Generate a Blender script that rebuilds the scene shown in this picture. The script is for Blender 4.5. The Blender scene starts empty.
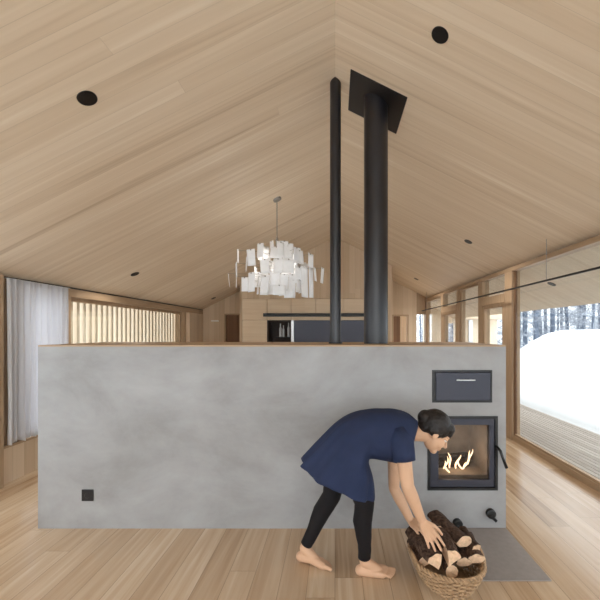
import bpy, bmesh, math, random
from mathutils import Vector, Matrix, noise
random.seed(7)
PI = math.pi
V = Vector
scene = bpy.context.scene
COL = scene.collection

# ------------------------------------------------------------------ helpers
F = 348.0            # focal length in pixels
EYE = 1.5
CX, CY = 335.0, 332.0


def P(px, py, Y):
    return V(((px - CX) * Y / F, Y, EYE - (py - CY) * Y / F))


def PZ(px, py, z):
    Y = F * (EYE - z) / (py - CY)
    return V(((px - CX) * Y / F, Y, z))


def zc(x):
    return 3.68 - 0.5 * abs(x)


def lin(c):
    c = c / 255.0
    return c / 12.92 if c <= 0.04045 else ((c + 0.055) / 1.055) ** 2.4


def rgb(r, g, b):
    return (lin(r), lin(g), lin(b), 1.0)


def box(bm, x0, x1, y0, y1, z0, z1, mi=0):
    vs = [bm.verts.new(p) for p in ((x0, y0, z0), (x1, y0, z0), (x1, y1, z0), (x0, y1, z0),
                                    (x0, y0, z1), (x1, y0, z1), (x1, y1, z1), (x0, y1, z1))]
    for f in ((3, 2, 1, 0), (4, 5, 6, 7), (0, 1, 5, 4), (1, 2, 6, 5), (2, 3, 7, 6), (3, 0, 4, 7)):
        bm.faces.new([vs[i] for i in f]).material_index = mi


def obox(bm, c, ax, ay, az, hx, hy, hz, mi=0):
    """oriented box: centre, three unit axes, half sizes"""
    c = V(c)
    vs = []
    for sz in (-1, 1):
        for sx, sy in ((-1, -1), (1, -1), (1, 1), (-1, 1)):
            vs.append(bm.verts.new(c + ax * hx * sx + ay * hy * sy + az * hz * sz))
    for f in ((3, 2, 1, 0), (4, 5, 6, 7), (0, 1, 5, 4), (1, 2, 6, 5), (2, 3, 7, 6), (3, 0, 4, 7)):
        bm.faces.new([vs[i] for i in f]).material_index = mi


def poly_y(bm, pts, y0, y1, mi=0):
    """extrude an (x,z) polygon along Y"""
    a = [bm.verts.new((x, y0, z)) for x, z in pts]
    b = [bm.verts.new((x, y1, z)) for x, z in pts]
    n = len(pts)
    fs = [bm.faces.new(a), bm.faces.new(list(reversed(b)))]
    for i in range(n):
        j = (i + 1) % n
        fs.append(bm.faces.new((a[j], a[i], b[i], b[j])))
    for f in fs:
        f.material_index = mi


def frames_along(pts):
    pts = [V(p) for p in pts]
    n = len(pts)
    T = []
    for i in range(n):
        a = pts[max(i - 1, 0)]
        b = pts[min(i + 1, n - 1)]
        t = (b - a)
        T.append(t.normalized() if t.length > 1e-9 else V((0, 0, 1)))
    up = V((0, 0, 1)) if abs(T[0].z) < 0.9 else V((1, 0, 0))
    N = (up - T[0] * up.dot(T[0])).normalized()
    out = []
    for i in range(n):
        N = (N - T[i] * N.dot(T[i]))
        N = N.normalized() if N.length > 1e-9 else T[i].orthogonal().normalized()
        out.append((T[i], N, T[i].cross(N)))
    return out


def tube(bm, pts, rad, n=10, mi=0, closed=False):
    pts = [V(p) for p in pts]
    if not hasattr(rad, '__len__'):
        rad = [rad] * len(pts)
    fr = frames_along(pts)
    rings = []
    for p, r, (t, a, b) in zip(pts, rad, fr):
        rings.append([bm.verts.new(p + (a * math.cos(2 * PI * k / n) + b * math.sin(2 * PI * k / n)) * r) for k in range(n)])
    m = len(rings)
    for i in range(m if closed else m - 1):
        A, B = rings[i], rings[(i + 1) % m]
        for k in range(n):
            l = (k + 1) % n
            bm.faces.new((A[k], A[l], B[l], B[k])).material_index = mi
    if not closed:
        bm.faces.new(list(reversed(rings[0]))).material_index = mi
        bm.faces.new(rings[-1]).material_index = mi


def ball(bm, c, r, sub=2):
    m = Matrix.Translation(V(c)) @ Matrix.Diagonal((r, r, r, 1))
    bmesh.ops.create_icosphere(bm, subdivisions=sub, radius=1.0, matrix=m)


def ellips(bm, c, axes, radii, sub=3):
    M = Matrix.Identity(4)
    for j in range(3):
        for i in range(3):
            M[i][j] = axes[j][i] * radii[j]
    M.translation = V(c)
    bmesh.ops.create_icosphere(bm, subdivisions=sub, radius=1.0, matrix=M)


def capsules(bm, pts, rad, n=16):
    """closed chain of cones and balls, for remeshing into one skin"""
    pts = [V(p) for p in pts]
    for p, r in zip(pts, rad):
        ball(bm, p, r)
    for i in range(len(pts) - 1):
        tube(bm, [pts[i], pts[i + 1]], [rad[i], rad[i + 1]], n)


def spline(pts, sub=4):
    """Catmull-Rom through tuples of floats"""
    out = []
    n = len(pts)
    for i in range(n - 1):
        p0, p1, p2, p3 = pts[max(i - 1, 0)], pts[i], pts[i + 1], pts[min(i + 2, n - 1)]
        for s in range(sub):
            t = s / sub
            out.append(tuple(0.5 * ((2 * b) + (-a + c) * t + (2 * a - 5 * b + 4 * c - d) * t * t + (-a + 3 * b - 3 * c + d) * t ** 3)
                             for a, b, c, d in zip(p0, p1, p2, p3)))
    out.append(tuple(pts[-1]))
    return out


def obj(name, bm, mats, parent=None, smooth=False, bevel=0.0, origin=None, normals=True):
    if normals:
        bmesh.ops.recalc_face_normals(bm, faces=bm.faces[:])
    me = bpy.data.meshes.new(name)
    bm.to_mesh(me)
    bm.free()
    return obj_me(name, me, mats, parent, smooth, bevel, origin)


def obj_me(name, me, mats, parent=None, smooth=False, bevel=0.0, origin=None):
    if origin is not None and parent is None:
        me.transform(Matrix.Translation(-V(origin)))
    o = bpy.data.objects.new(name, me)
    COL.objects.link(o)
    for m in (mats if isinstance(mats, (list, tuple)) else [mats]):
        me.materials.append(m)
    if smooth:
        for p in me.polygons:
            p.use_smooth = True
    if parent is not None:
        o.parent = parent
        off = V((0, 0, 0))
        q = parent
        while q is not None:
            off += q.location
            q = q.parent
        o.location = -off
    elif origin is not None:
        o.location = V(origin)
    if bevel:
        b = o.modifiers.new('bevel', 'BEVEL')
        b.width = bevel
        b.segments = 2
        b.limit_method = 'ANGLE'
    return o


def tag(o, label=None, cat=None, group=None, kind=None):
    if label:
        o['label'] = label
    if cat:
        o['category'] = cat
    if group:
        o['group'] = group
    if kind:
        o['kind'] = kind
    return o


def thing(name, label, cat, loc=(0, 0, 0), group=None):
    o = bpy.data.objects.new(name, None)
    o.empty_display_size = 0.1
    COL.objects.link(o)
    o.location = loc
    return tag(o, label, cat, group)


def struct(name, bm, mat, **k):
    o = obj(name, bm, mat, **k)
    o['kind'] = 'structure'
    return o


def bake(bm, voxel, smooth_it=2, fac=0.5, sub=0):
    """union of closed shells -> one continuous skin"""
    bmesh.ops.recalc_face_normals(bm, faces=bm.faces[:])
    me = bpy.data.meshes.new('tmp')
    bm.to_mesh(me)
    bm.free()
    o = bpy.data.objects.new('tmp', me)
    COL.objects.link(o)
    r = o.modifiers.new('r', 'REMESH')
    r.mode = 'VOXEL'
    r.voxel_size = voxel
    if smooth_it:
        s = o.modifiers.new('s', 'SMOOTH')
        s.factor = fac
        s.iterations = smooth_it
    dg = bpy.context.evaluated_depsgraph_get()
    dg.update()
    new = bpy.data.meshes.new_from_object(o.evaluated_get(dg))
    bpy.data.objects.remove(o)
    bpy.data.meshes.remove(me)
    return new


def noise3(p, s=1.0):
    return noise.noise(V(p) * s)


# ------------------------------------------------------------------ materials
def new_mat(name):
    m = bpy.data.materials.new(name)
    m.use_nodes = True
    nt = m.node_tree
    return m, nt, nt.nodes['Principled BSDF']


def plain(name, col, rough=0.6, metal=0.0, spec=0.5, var=0.0, scale=30.0, bump=0.0):
    m, nt, b = new_mat(name)
    b.inputs['Base Color'].default_value = col
    b.inputs['Roughness'].default_value = rough
    b.inputs['Metallic'].default_value = metal
    b.inputs['Specular IOR Level'].default_value = spec
    if var or bump:
        tc = nt.nodes.new('ShaderNodeTexCoord')
        n = nt.nodes.new('ShaderNodeTexNoise')
        n.inputs['Scale'].default_value = scale
        n.inputs['Detail'].default_value = 6
        nt.links.new(tc.outputs['Object'], n.inputs['Vector'])
        if var:
            r = nt.nodes.new('ShaderNodeValToRGB')
            r.color_ramp.elements[0].position = 0.3
            r.color_ramp.elements[1].position = 0.7
            r.color_ramp.elements[0].color = tuple(c * (1 - var) for c in col[:3]) + (1,)
            r.color_ramp.elements[1].color = tuple(min(1, c * (1 + var)) for c in col[:3]) + (1,)
            nt.links.new(n.outputs['Fac'], r.inputs['Fac'])
            nt.links.new(r.outputs['Color'], b.inputs['Base Color'])
        if bump:
            bp = nt.nodes.new('ShaderNodeBump')
            bp.inputs['Strength'].default_value = bump
            bp.inputs['Distance'].default_value = 0.01
            nt.links.new(n.outputs['Fac'], bp.inputs['Height'])
            nt.links.new(bp.outputs['Normal'], b.inputs['Normal'])
    return m


def wood(name, cols, across='X', run='Y', width=0.14, length=2.6, rough=0.5, seam=0.35, seam_w=0.02, grain=0.25, stretch=(38.0, 1.6), spec=0.4, patch=0.0):
    m, nt, b = new_mat(name)
    N, L = nt.nodes, nt.links

    def math_(op, a, bb=None):
        n = N.new('ShaderNodeMath')
        n.operation = op
        for i, v in enumerate((a, bb)):
            if v is None:
                continue
            if isinstance(v, (int, float)):
                n.inputs[i].default_value = v
            else:
                L.new(v, n.inputs[i])
        return n.outputs[0]
    tc = N.new('ShaderNodeTexCoord')
    sp = N.new('ShaderNodeSeparateXYZ')
    L.new(tc.outputs['Object'], sp.inputs[0])
    ax = {'X': sp.outputs['X'], 'Y': sp.outputs['Y'], 'Z': sp.outputs['Z']}
    if across == 'XY':
        a = math_('ADD', ax['X'], ax['Y'])
    else:
        a = ax[across]
    r = ax[run]
    an = math_('DIVIDE', a, width)
    i1 = math_('FLOOR', an)
    wn = N.new('ShaderNodeTexWhiteNoise')
    wn.noise_dimensions = '1D'
    L.new(i1, wn.inputs['W'])
    rn = math_('ADD', math_('DIVIDE', r, length), math_('MULTIPLY', wn.outputs['Value'], 7.0))
    i2 = math_('FLOOR', rn)
    cv = N.new('ShaderNodeCombineXYZ')
    L.new(i1, cv.inputs[0])
    L.new(i2, cv.inputs[1])
    wn2 = N.new('ShaderNodeTexWhiteNoise')
    wn2.noise_dimensions = '2D'
    L.new(cv.outputs[0], wn2.inputs['Vector'])
    # grain
    gv = N.new('ShaderNodeCombineXYZ')
    L.new(math_('MULTIPLY', a, stretch[0]), gv.inputs[0])
    L.new(math_('MULTIPLY', r, stretch[1]), gv.inputs[1])
    L.new(math_('MULTIPLY', wn2.outputs['Value'], 40.0), gv.inputs[2])
    gn = N.new('ShaderNodeTexNoise')
    gn.inputs['Scale'].default_value = 1.0
    gn.inputs['Detail'].default_value = 5
    gn.inputs['Distortion'].default_value = 0.6
    L.new(gv.outputs[0], gn.inputs['Vector'])
    # per-board tone mixed with grain
    t = math_('ADD', math_('MULTIPLY', wn2.outputs['Value'], 1.0 - grain), math_('MULTIPLY', math_('SUBTRACT', gn.outputs['Fac'], 0.2), grain * 1.6))
    ramp = N.new('ShaderNodeValToRGB')
    cr = ramp.color_ramp
    cr.elements[0].color = cols[0]
    cr.elements[1].color = cols[-1]
    for k, c in enumerate(cols[1:-1]):
        e = cr.elements.new((k + 1) / (len(cols) - 1))
        e.color = c
    L.new(t, ramp.inputs['Fac'])
    col = ramp.outputs['Color']
    fr = math_('FRACT', an)
    edge = math_('LESS_THAN', math_('MINIMUM', fr, math_('SUBTRACT', 1.0, fr)), seam_w)
    fr2 = math_('FRACT', rn)
    edge2 = math_('LESS_THAN', fr2, 0.0025 / length * 1.0)
    e = math_('MULTIPLY', math_('MAXIMUM', edge, edge2), seam)
    mx = N.new('ShaderNodeMix')
    mx.data_type = 'RGBA'
    L.new(e, mx.inputs['Factor'])
    L.new(col, mx.inputs['A'])
    mx.inputs['B'].default_value = tuple(c * 0.35 for c in cols[0][:3]) + (1,)
    L.new(mx.outputs['Result'], b.inputs['Base Color'])
    b.inputs['Roughness'].default_value = rough
    b.inputs['Specular IOR Level'].default_value = spec
    bp = N.new('ShaderNodeBump')
    bp.inputs['Strength'].default_value = 0.08
    bp.inputs['Distance'].default_value = 0.004
    L.new(gn.outputs['Fac'], bp.inputs['Height'])
    L.new(bp.outputs['Normal'], b.inputs['Normal'])
    return m


M = {}
M['ceiling'] = wood('silver fir ceiling boards', [rgb(190, 166, 138), rgb(217, 197, 171), rgb(226, 208, 184), rgb(242, 230, 211)], 'Y', 'X', 0.115, 60.0, 0.5, 0.22, 0.012, 0.72, (20, 0.5), 0.35)
M['floor'] = wood('oiled ash floor boards', [rgb(134, 104, 76), rgb(180, 152, 122), rgb(198, 173, 145), rgb(218, 198, 174)], 'X', 'Y', 0.165, 2.3, 0.20, 0.55, 0.010, 0.60, (26, 1.2), 0.8)
M['wall'] = wood('fir wall boards', [rgb(192, 167, 138), rgb(208, 185, 158), rgb(218, 198, 172)], 'XY', 'Z', 0.13, 3.5, 0.6, 0.3, 0.015, 0.4, (30, 0.9), 0.25)
M['frame'] = wood('larch frame timber', [rgb(154, 128, 101), rgb(169, 143, 115), rgb(182, 156, 128)], 'XY', 'Z', 5.0, 9.0, 0.5, 0.0, 0.0, 0.8, (34, 3.0), 0.35)
M['frame_h'] = wood('larch rail timber', [rgb(154, 128, 101), rgb(169, 143, 115), rgb(182, 156, 128)], 'Z', 'Y', 5.0, 9.0, 0.5, 0.0, 0.0, 0.8, (34, 3.0), 0.35)
M['cabinet'] = wood('pale fir cabinet front', [rgb(214, 190, 161), rgb(224, 203, 175), rgb(232, 213, 188)], 'Z', 'X', 3.0, 9.0, 0.5, 0.0, 0.0, 0.7, (22, 1.2), 0.3)
M['slat'] = wood('pale slat timber', [rgb(222, 202, 176), rgb(232, 215, 192), rgb(240, 226, 206)], 'Y', 'Z', 0.113, 9.0, 0.6, 0.0, 0.0, 0.4, (40, 1.2), 0.3)
M['deck'] = wood('weathered deck boards', [rgb(142, 134, 126), rgb(164, 156, 148), rgb(180, 174, 166)], 'X', 'Y', 0.07, 4.0, 0.7, 0.0, 0.0, 0.5, (40, 1.0), 0.3)
M['door'] = wood('brown door leaf', [rgb(104, 76, 54), rgb(120, 88, 64), rgb(132, 98, 72)], 'XY', 'Z', 0.1, 5.0, 0.55, 0.3, 0.02, 0.5, (30, 1.0), 0.3)
M['black'] = plain('black powder coat', rgb(15, 15, 17), 0.42, 0.0, 0.5)
M['pipe'] = plain('black flue steel', rgb(22, 22, 28), 0.36, 0.0, 0.6, 0.06, 12)
M['dark_sheet'] = plain('dark brown black sheet', rgb(26, 21, 20), 0.5)
M['slate'] = plain('dark slate blue steel', rgb(54, 56, 68), 0.4, 0.2, 0.5, 0.04, 20)
M['steel'] = plain('brushed steel', rgb(200, 200, 200), 0.3, 1.0)
M['curtain'] = plain('white linen', rgb(226, 226, 228), 0.9, 0, 0.1, 0.03, 60, 0.1)
def cloth_curtain():
    m = plain('white linen', rgb(236, 236, 238), 0.9, 0, 0.1)
    nt = m.node_tree
    b = nt.nodes['Principled BSDF']
    out = nt.nodes['Material Output']
    tr = nt.nodes.new('ShaderNodeBsdfTranslucent')
    tr.inputs['Color'].default_value = rgb(236, 236, 240)
    mx = nt.nodes.new('ShaderNodeMixShader')
    mx.inputs[0].default_value = 0.5
    nt.links.new(b.outputs[0], mx.inputs[1])
    nt.links.new(tr.outputs[0], mx.inputs[2])
    nt.links.new(mx.outputs[0], out.inputs['Surface'])
    return m


M['curtain'] = cloth_curtain()
M['paper'] = plain('white paper', rgb(247, 247, 248), 0.8, 0, 0.2, 0.02, 25)
M['wire'] = plain('fine grey wire', rgb(150, 146, 140), 0.4, 0.6)
M['snow'] = plain('snow', rgb(232, 238, 244), 0.9, 0, 0.1, 0.02, 2.0, 0.3)
M['bark'] = plain('dark firewood bark', rgb(78, 60, 50), 0.9, 0, 0.2, 0.6, 60, 1.0)
M['cut'] = plain('pale cut firewood', rgb(218, 184, 152), 0.8, 0, 0.2, 0.16, 40, 0.2)
M['char'] = plain('charred wood', rgb(40, 32, 28), 0.9, 0, 0.2, 0.4, 40, 0.6)
M['wicker'] = plain('wicker', rgb(166, 136, 104), 0.55, 0, 0.35, 0.3, 40, 0.2)
M['liner'] = plain('firebrick liner', rgb(150, 136, 122), 0.9, 0, 0.2, 0.2, 9, 0.3)
M['hearth'] = plain('grey stone hearth', rgb(140, 132, 128), 0.55, 0, 0.4, 0.06, 30, 0.05)
M['skin'] = plain('skin', rgb(206, 166, 136), 0.55, 0, 0.35, 0.04, 14)
M['dress'] = plain('navy cloth', rgb(40, 49, 76), 0.85, 0, 0.2, 0.10, 10, 0.3)
M['leggings'] = plain('black jersey', rgb(26, 24, 26), 0.8, 0, 0.2)
M['hair'] = plain('dark brown hair', rgb(28, 22, 20), 0.5, 0, 0.4, 0.35, 60, 0.5)
M['tree'] = plain('grey winter trunk', rgb(98, 106, 119), 0.9, 0, 0.1, 0.25, 3)
M['twig'] = plain('frosted twigs', rgb(150, 155, 163), 0.9, 0, 0.1, 0.25, 2)
M['white'] = plain('white plastic', rgb(235, 233, 228), 0.4)
M['eye'] = plain('eye white', rgb(225, 220, 215), 0.2)
M['iris'] = plain('iris', rgb(50, 35, 25), 0.2)
M['lip'] = plain('lip', rgb(186, 120, 108), 0.5)
M['bottle'] = plain('pale grey glass ware', rgb(190, 194, 198), 0.15, 0, 0.6)
M['niche'] = plain('dark brown niche lining', rgb(62, 50, 44), 0.6)
M['panel'] = plain('dark blue grey kitchen panel', rgb(66, 70, 88), 0.35, 0, 0.5, 0.04, 8)


def concrete():
    m, nt, b = new_mat('grey trowelled plaster')
    N, L = nt.nodes, nt.links
    tc = N.new('ShaderNodeTexCoord')
    mp = N.new('ShaderNodeMapping')
    mp.inputs['Scale'].default_value = (1.0, 1.0, 1.5)
    L.new(tc.outputs['Object'], mp.inputs['Vector'])
    a = N.new('ShaderNodeTexNoise')
    a.inputs['Scale'].default_value = 1.5
    a.inputs['Detail'].default_value = 7
    a.inputs['Roughness'].default_value = 0.62
    a.inputs['Distortion'].default_value = 0.25
    L.new(mp.outputs[0], a.inputs['Vector'])
    r = N.new('ShaderNodeValToRGB')
    r.color_ramp.elements[0].position = 0.28
    r.color_ramp.elements[1].position = 0.74
    r.color_ramp.elements[0].color = rgb(136, 135, 134)
    r.color_ramp.elements[1].color = rgb(170, 171, 173)
    e = r.color_ramp.elements.new(0.5)
    e.color = rgb(155, 155, 156)
    L.new(a.outputs['Fac'], r.inputs['Fac'])
    L.new(r.outputs['Color'], b.inputs['Base Color'])
    f = N.new('ShaderNodeTexNoise')
    f.inputs['Scale'].default_value = 60
    L.new(tc.outputs['Object'], f.inputs['Vector'])
    bp = N.new('ShaderNodeBump')
    bp.inputs['Strength'].default_value = 0.06
    bp.inputs['Distance'].default_value = 0.004
    L.new(f.outputs['Fac'], bp.inputs['Height'])
    L.new(bp.outputs['Normal'], b.inputs['Normal'])
    b.inputs['Roughness'].default_value = 0.55
    b.inputs['Specular IOR Level'].default_value = 0.35
    return m


M['concrete'] = concrete()


def glass(name, tint=(0.93, 0.95, 0.95, 1), ior=1.45):
    m = bpy.data.materials.new(name)
    m.use_nodes = True
    nt = m.node_tree
    nt.nodes.clear()
    out = nt.nodes.new('ShaderNodeOutputMaterial')
    t = nt.nodes.new('ShaderNodeBsdfTransparent')
    t.inputs['Color'].default_value = tint
    g = nt.nodes.new('ShaderNodeBsdfGlossy')
    g.inputs['Roughness'].default_value = 0.02
    lw = nt.nodes.new('ShaderNodeLayerWeight')
    lw.inputs['Blend'].default_value = 0.5
    pw = nt.nodes.new('ShaderNodeMath')
    pw.operation = 'POWER'
    pw.inputs[1].default_value = 5.0
    nt.links.new(lw.outputs['Facing'], pw.inputs[0])
    fr = nt.nodes.new('ShaderNodeMath')
    fr.operation = 'MULTIPLY_ADD'
    fr.inputs[1].default_value = 0.96
    fr.inputs[2].default_value = 0.035
    nt.links.new(pw.outputs[0], fr.inputs[0])
    mx = nt.nodes.new('ShaderNodeMixShader')
    nt.links.new(fr.outputs[0], mx.inputs[0])
    nt.links.new(t.outputs[0], mx.inputs[1])
    nt.links.new(g.outputs[0], mx.inputs[2])
    nt.links.new(mx.outputs[0], out.inputs['Surface'])
    return m


M['glass'] = glass('window glass')
M['stove_glass'] = glass('stove glass', (0.80, 0.78, 0.76, 1))


def flame_mat():
    m, nt, b = new_mat('flame')
    b.inputs['Base Color'].default_value = (1, 0.6, 0.3, 1)
    b.inputs['Emission Color'].default_value = (1.0, 0.72, 0.45, 1)
    b.inputs['Emission Strength'].default_value = FLAME
    return m


# ------------------------------------------------------------------ light settings
EXPOSURE = 1.90
SKY = 1.0
GABLE = 12.0
PENDANT = 1.6
SPOT = 22.0
FIRE = 0.45
FLAME = 0.9
M['flame'] = flame_mat()

# ------------------------------------------------------------------ room shell
Y0, Y1 = -3.2, 9.46
XL, XR = -3.25, 2.5

bm = bmesh.new()
box(bm, XL - 0.2, XR + 0.08, Y0, Y1 + 0.2, -0.12, 0.0)
struct('floor', bm, M['floor'])

bm = bmesh.new()
poly_y(bm, [(-3.46, zc(3.46)), (0, zc(0)), (0, zc(0) + 0.3), (-3.46, zc(3.46) + 0.3)], Y0 - 0.6, 11.2)
struct('ceiling_left', bm, M['ceiling'])
bm = bmesh.new()
poly_y(bm, [(0, zc(0)), (3.58, zc(3.58)), (3.58, zc(3.58) + 0.3), (0, zc(0) + 0.3)], Y0 - 0.6, 11.2)
struct('ceiling_right', bm, M['ceiling'])

# left wall: low panel, head beam, jambs, solid end
bm = bmesh.new()
box(bm, XL - 0.2, XL, Y0, 8.57, 0.0, 0.38)
struct('wall_left', bm, M['wall'])
bm = bmesh.new()
box(bm, XL - 0.2, XL, Y0, 8.57, 1.935, zc(XL) - 0.002)
struct('trim_1', bm, M['frame_h'], bevel=0.003)            # head beam over the left windows
bm = bmesh.new()
box(bm, XL - 0.2, XL, 7.78, 8.57, 0.38, 1.935)
struct('wall_left_end', bm, M['wall'])
for i, (a, b, d) in enumerate(((3.20, 3.36, 0.055), (4.17, 4.26, 0.02), (7.5, 7.6, 0.0), (Y0, Y0 + 0.12, 0.0))):
    bm = bmesh.new()
    z0, z1 = (0.0, zc(XL - 0.0) - 0.004 - 0.0) if d > 0.05 else (0.38, 1.935)
    if d > 0.05:
        box(bm, XL + 0.001, XL + d, a, b, 0.0, zc(XL) - 0.003)
        box(bm, XL - 0.18, XL - 0.001, a, b + 0.26, 0.381, 1.934)
    else:
        box(bm, XL - 0.18, XL + d, a, b, z0, z1)
    struct('trim_%d' % (i + 2), bm, M['frame'], bevel=0.004)
bm = bmesh.new()
box(bm, XL + 0.001, XL + 0.012, 3.37, 8.5, zc(XL) - 0.022, zc(XL) - 0.008)
struct('trim_6', bm, M['black'])                            # black strip drawn as the shade of the gap along the left eave
bm = bmesh.new()
box(bm, XL - 0.2, XL + 0.03, 3.37, 7.78, 0.36, 0.385)
struct('trim_7', bm, M['frame_h'])                          # window board

# left windows (frame + glass)
def window(name, x, ya, yb, za, zb, fw=0.045, fd=0.03):
    bm = bmesh.new()
    box(bm, x - fd, x + fd, ya, ya + fw, za, zb)
    box(bm, x - fd, x + fd, yb - fw, yb, za, zb)
    box(bm, x - fd, x + fd, ya + fw, yb - fw, za, za + fw)
    box(bm, x - fd, x + fd, ya + fw, yb - fw, zb - fw, zb)
    o = struct(name, bm, M['frame'], bevel=0.003)
    bm = bmesh.new()
    box(bm, x - 0.004, x + 0.004, ya + fw, yb - fw, za + fw, zb - fw)
    obj('pane', bm, M['glass'], o)
    return o


window('window_1', XL - 0.1, 4.26, 7.5, 0.385, 1.935, 0.05)
window('window_2', XL - 0.1, Y0 + 0.12, 4.17, 0.385, 1.935, 0.05)

# wooden slat screen outside the left window
t = thing('slat_screen', 'row of pale vertical timber slats standing outside the long left window', 'slat screen', (XL - 0.27, 4.45, 0.0))
n_sl = 31
for k in range(n_sl):
    y = 4.45 + k * 0.120
    bm = bmesh.new()
    box(bm, XL - 0.29, XL - 0.225, y, y + 0.050, 0.0, 1.98)
    me = obj('slat', bm, M['slat'], t, bevel=0.003)
bm = bmesh.new()
box(bm, XL - 0.29, XL - 0.225, 4.4, 8.15, 1.98, 2.03)
obj('rail', bm, M['slat'], t)

# ---------------- right glazed wall
zb_top = zc(XR) - 0.085
bm = bmesh.new()
box(bm, XR - 0.05, XR + 0.07, Y0, Y1, zb_top, zc(XR) - 0.03)
struct('trim_8', bm, M['frame_h'], bevel=0.004)             # eave beam
bm = bmesh.new()
box(bm, XR - 0.03, XR + 0.07, Y0, 4.83, 0.0, 0.065)
struct('trim_9', bm, M['frame_h'], bevel=0.004)             # sill of the big fixed glass
bm = bmesh.new()
box(bm, XR - 0.02, XR + 0.02, Y0, 4.80, 0.065, 0.095)
struct('trim_9_lip', bm, M['frame_h'])
for k, (a, b) in enumerate(((4.83, 5.03), (5.80, 5.96), (6.85, 7.02), (7.90, 8.06), (9.36, 9.46))):
    bm = bmesh.new()
    box(bm, XR - 0.05, XR + 0.07, a, b, 0.0, zb_top)
    struct('trim_%d' % (10 + k), bm, M['frame'], bevel=0.004)
bm = bmesh.new()
box(bm, XR - 0.012, XR + 0.012, 4.795, 4.829, 0.0, zb_top)
struct('trim_10_rebate', bm, M['door'])                    # dark gasket beside the post
bm = bmesh.new()
box(bm, XR - 0.006, XR + 0.006, Y0, 4.79, 0.09, zb_top)
o = struct('window_3', bm, M['glass'])                      # big fixed pane
# fixed bays
for nm, a, b in (('window_4', 5.96, 6.85), ('window_5', 8.06, 9.36)):
    window(nm, XR, a, b, 0.0, zb_top, 0.035, 0.025)
# glazed doors with a deep transom and a fanlight over
for nm, a, b in (('door_1', 5.03, 5.80), ('door_2', 7.02, 7.90)):
    bm = bmesh.new()
    box(bm, XR - 0.055, XR + 0.06, a, b, 1.93, 2.06)
    fd, fw = 0.045, 0.085
    box(bm, XR - fd, XR + fd, a, a + fw, 0.0, 1.93)
    box(bm, XR - fd, XR + fd, b - fw, b, 0.0, 1.93)
    box(bm, XR - fd, XR + fd, a + fw, b - fw, 0.0, 0.12)
    box(bm, XR - fd, XR + fd, a + fw, b - fw, 1.87, 1.93)
    o = struct(nm, bm, M['frame'], bevel=0.004)
    bm = bmesh.new()
    box(bm, XR - 0.006, XR + 0.006, a + fw, b - fw, 0.12, 1.87)
    box(bm, XR - 0.006, XR + 0.006, a, b, 2.06, zb_top)
    obj('pane', bm, M['glass'], o)
    bm = bmesh.new()
    tube(bm, [(XR - 0.045, b - 0.045, 1.05), (XR - 0.085, b - 0.045, 1.05), (XR - 0.085, b - 0.16, 1.05)], 0.009, 8)
    obj('handle', bm, M['steel'], o)

# ---------------- end walls
# left end wall (shaded passage) with a dark doorway
bm = bmesh.new()
yb = 8.57
pts_l = [(XL - 0.2, zc(XL - 0.2) - 0.002), (XL - 0.2, 0), (-2.72, 0), (-2.72, 1.95), (-2.33, 1.95), (-2.33, 0), (-2.18, 0), (-2.18, zc(-2.18) - 0.002)]
poly_y(bm, pts_l, yb, yb + 0.12)
struct('wall_back_left', bm, M['wall'])
bm = bmesh.new()
box(bm, -2.72, -2.69, yb - 0.012, yb + 0.12, 0, 1.95)
box(bm, -2.36, -2.33, yb - 0.012, yb + 0.12, 0, 1.95)
box(bm, -2.69, -2.36, yb - 0.012, yb + 0.12, 1.92, 1.95)
o = struct('door_3', bm, M['frame'])
bm = bmesh.new()
box(bm, -2.69, -2.36, yb + 0.05, yb + 0.09, 0, 1.92)
obj('leaf', bm, M['door'], o)  # brown sheet put in for the dark of the open doorway

# right end wall: two door openings and a narrow corner window
yb = Y1
bm = bmesh.new()
zt = lambda x: zc(x) - 0.002
poly_y(bm, [(1.1, 0), (1.55, 0), (1.55, 1.97), (2.0, 1.97), (2.0, 0), (2.22, 0), (2.22, zt(2.22)), (1.1, zt(1.1))], yb, yb + 0.12)
struct('wall_back_right', bm, M['wall'])
bm = bmesh.new()
poly_y(bm, [(2.22, 1.98), (2.45, 1.98), (2.45, zt(2.45)), (2.22, zt(2.22))], yb, yb + 0.12)
poly_y(bm, [(2.45, 0), (2.57, 0), (2.57, zt(2.57)), (2.45, zt(2.45))], yb, yb + 0.12)
box(bm, 2.22, 2.45, yb, yb + 0.12, 0, 0.1)
o = struct('window_6', bm, M['frame'])
bm = bmesh.new()
box(bm, 2.22, 2.45, yb + 0.05, yb + 0.058, 0.1, 1.98)
obj('pane', bm, M['glass'], o)
bm = bmesh.new()
box(bm, 1.55, 1.59, yb - 0.015, yb + 0.12, 0, 1.97)
box(bm, 1.96, 2.0, yb - 0.015, yb + 0.12, 0, 1.97)
box(bm, 1.59, 1.96, yb - 0.015, yb + 0.12, 1.93, 1.97)
o = struct('door_4', bm, M['frame'])
bm = bmesh.new()
box(bm, 1.59, 1.78, yb + 0.05, yb + 0.09, 0, 1.93)
obj('leaf', bm, M['door'], o)
bm = bmesh.new()
box(bm, 1.78, 1.96, yb + 0.7, yb + 0.75, 0, 1.95)
box(bm, 1.45, 2.15, yb + 0.75, yb + 0.8, 0, 2.2)
obj('passage_panel', bm, M['wall'], o)
# closing wall behind the kitchen block
bm = bmesh.new()
poly_y(bm, [(XL - 0.2, 0), (1.1, 0), (1.1, zt(1.1)), (0, zt(0)), (XL - 0.2, zt(XL - 0.2))], yb + 0.0, yb + 0.12)
struct('wall_back', bm, M['wall'])

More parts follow.
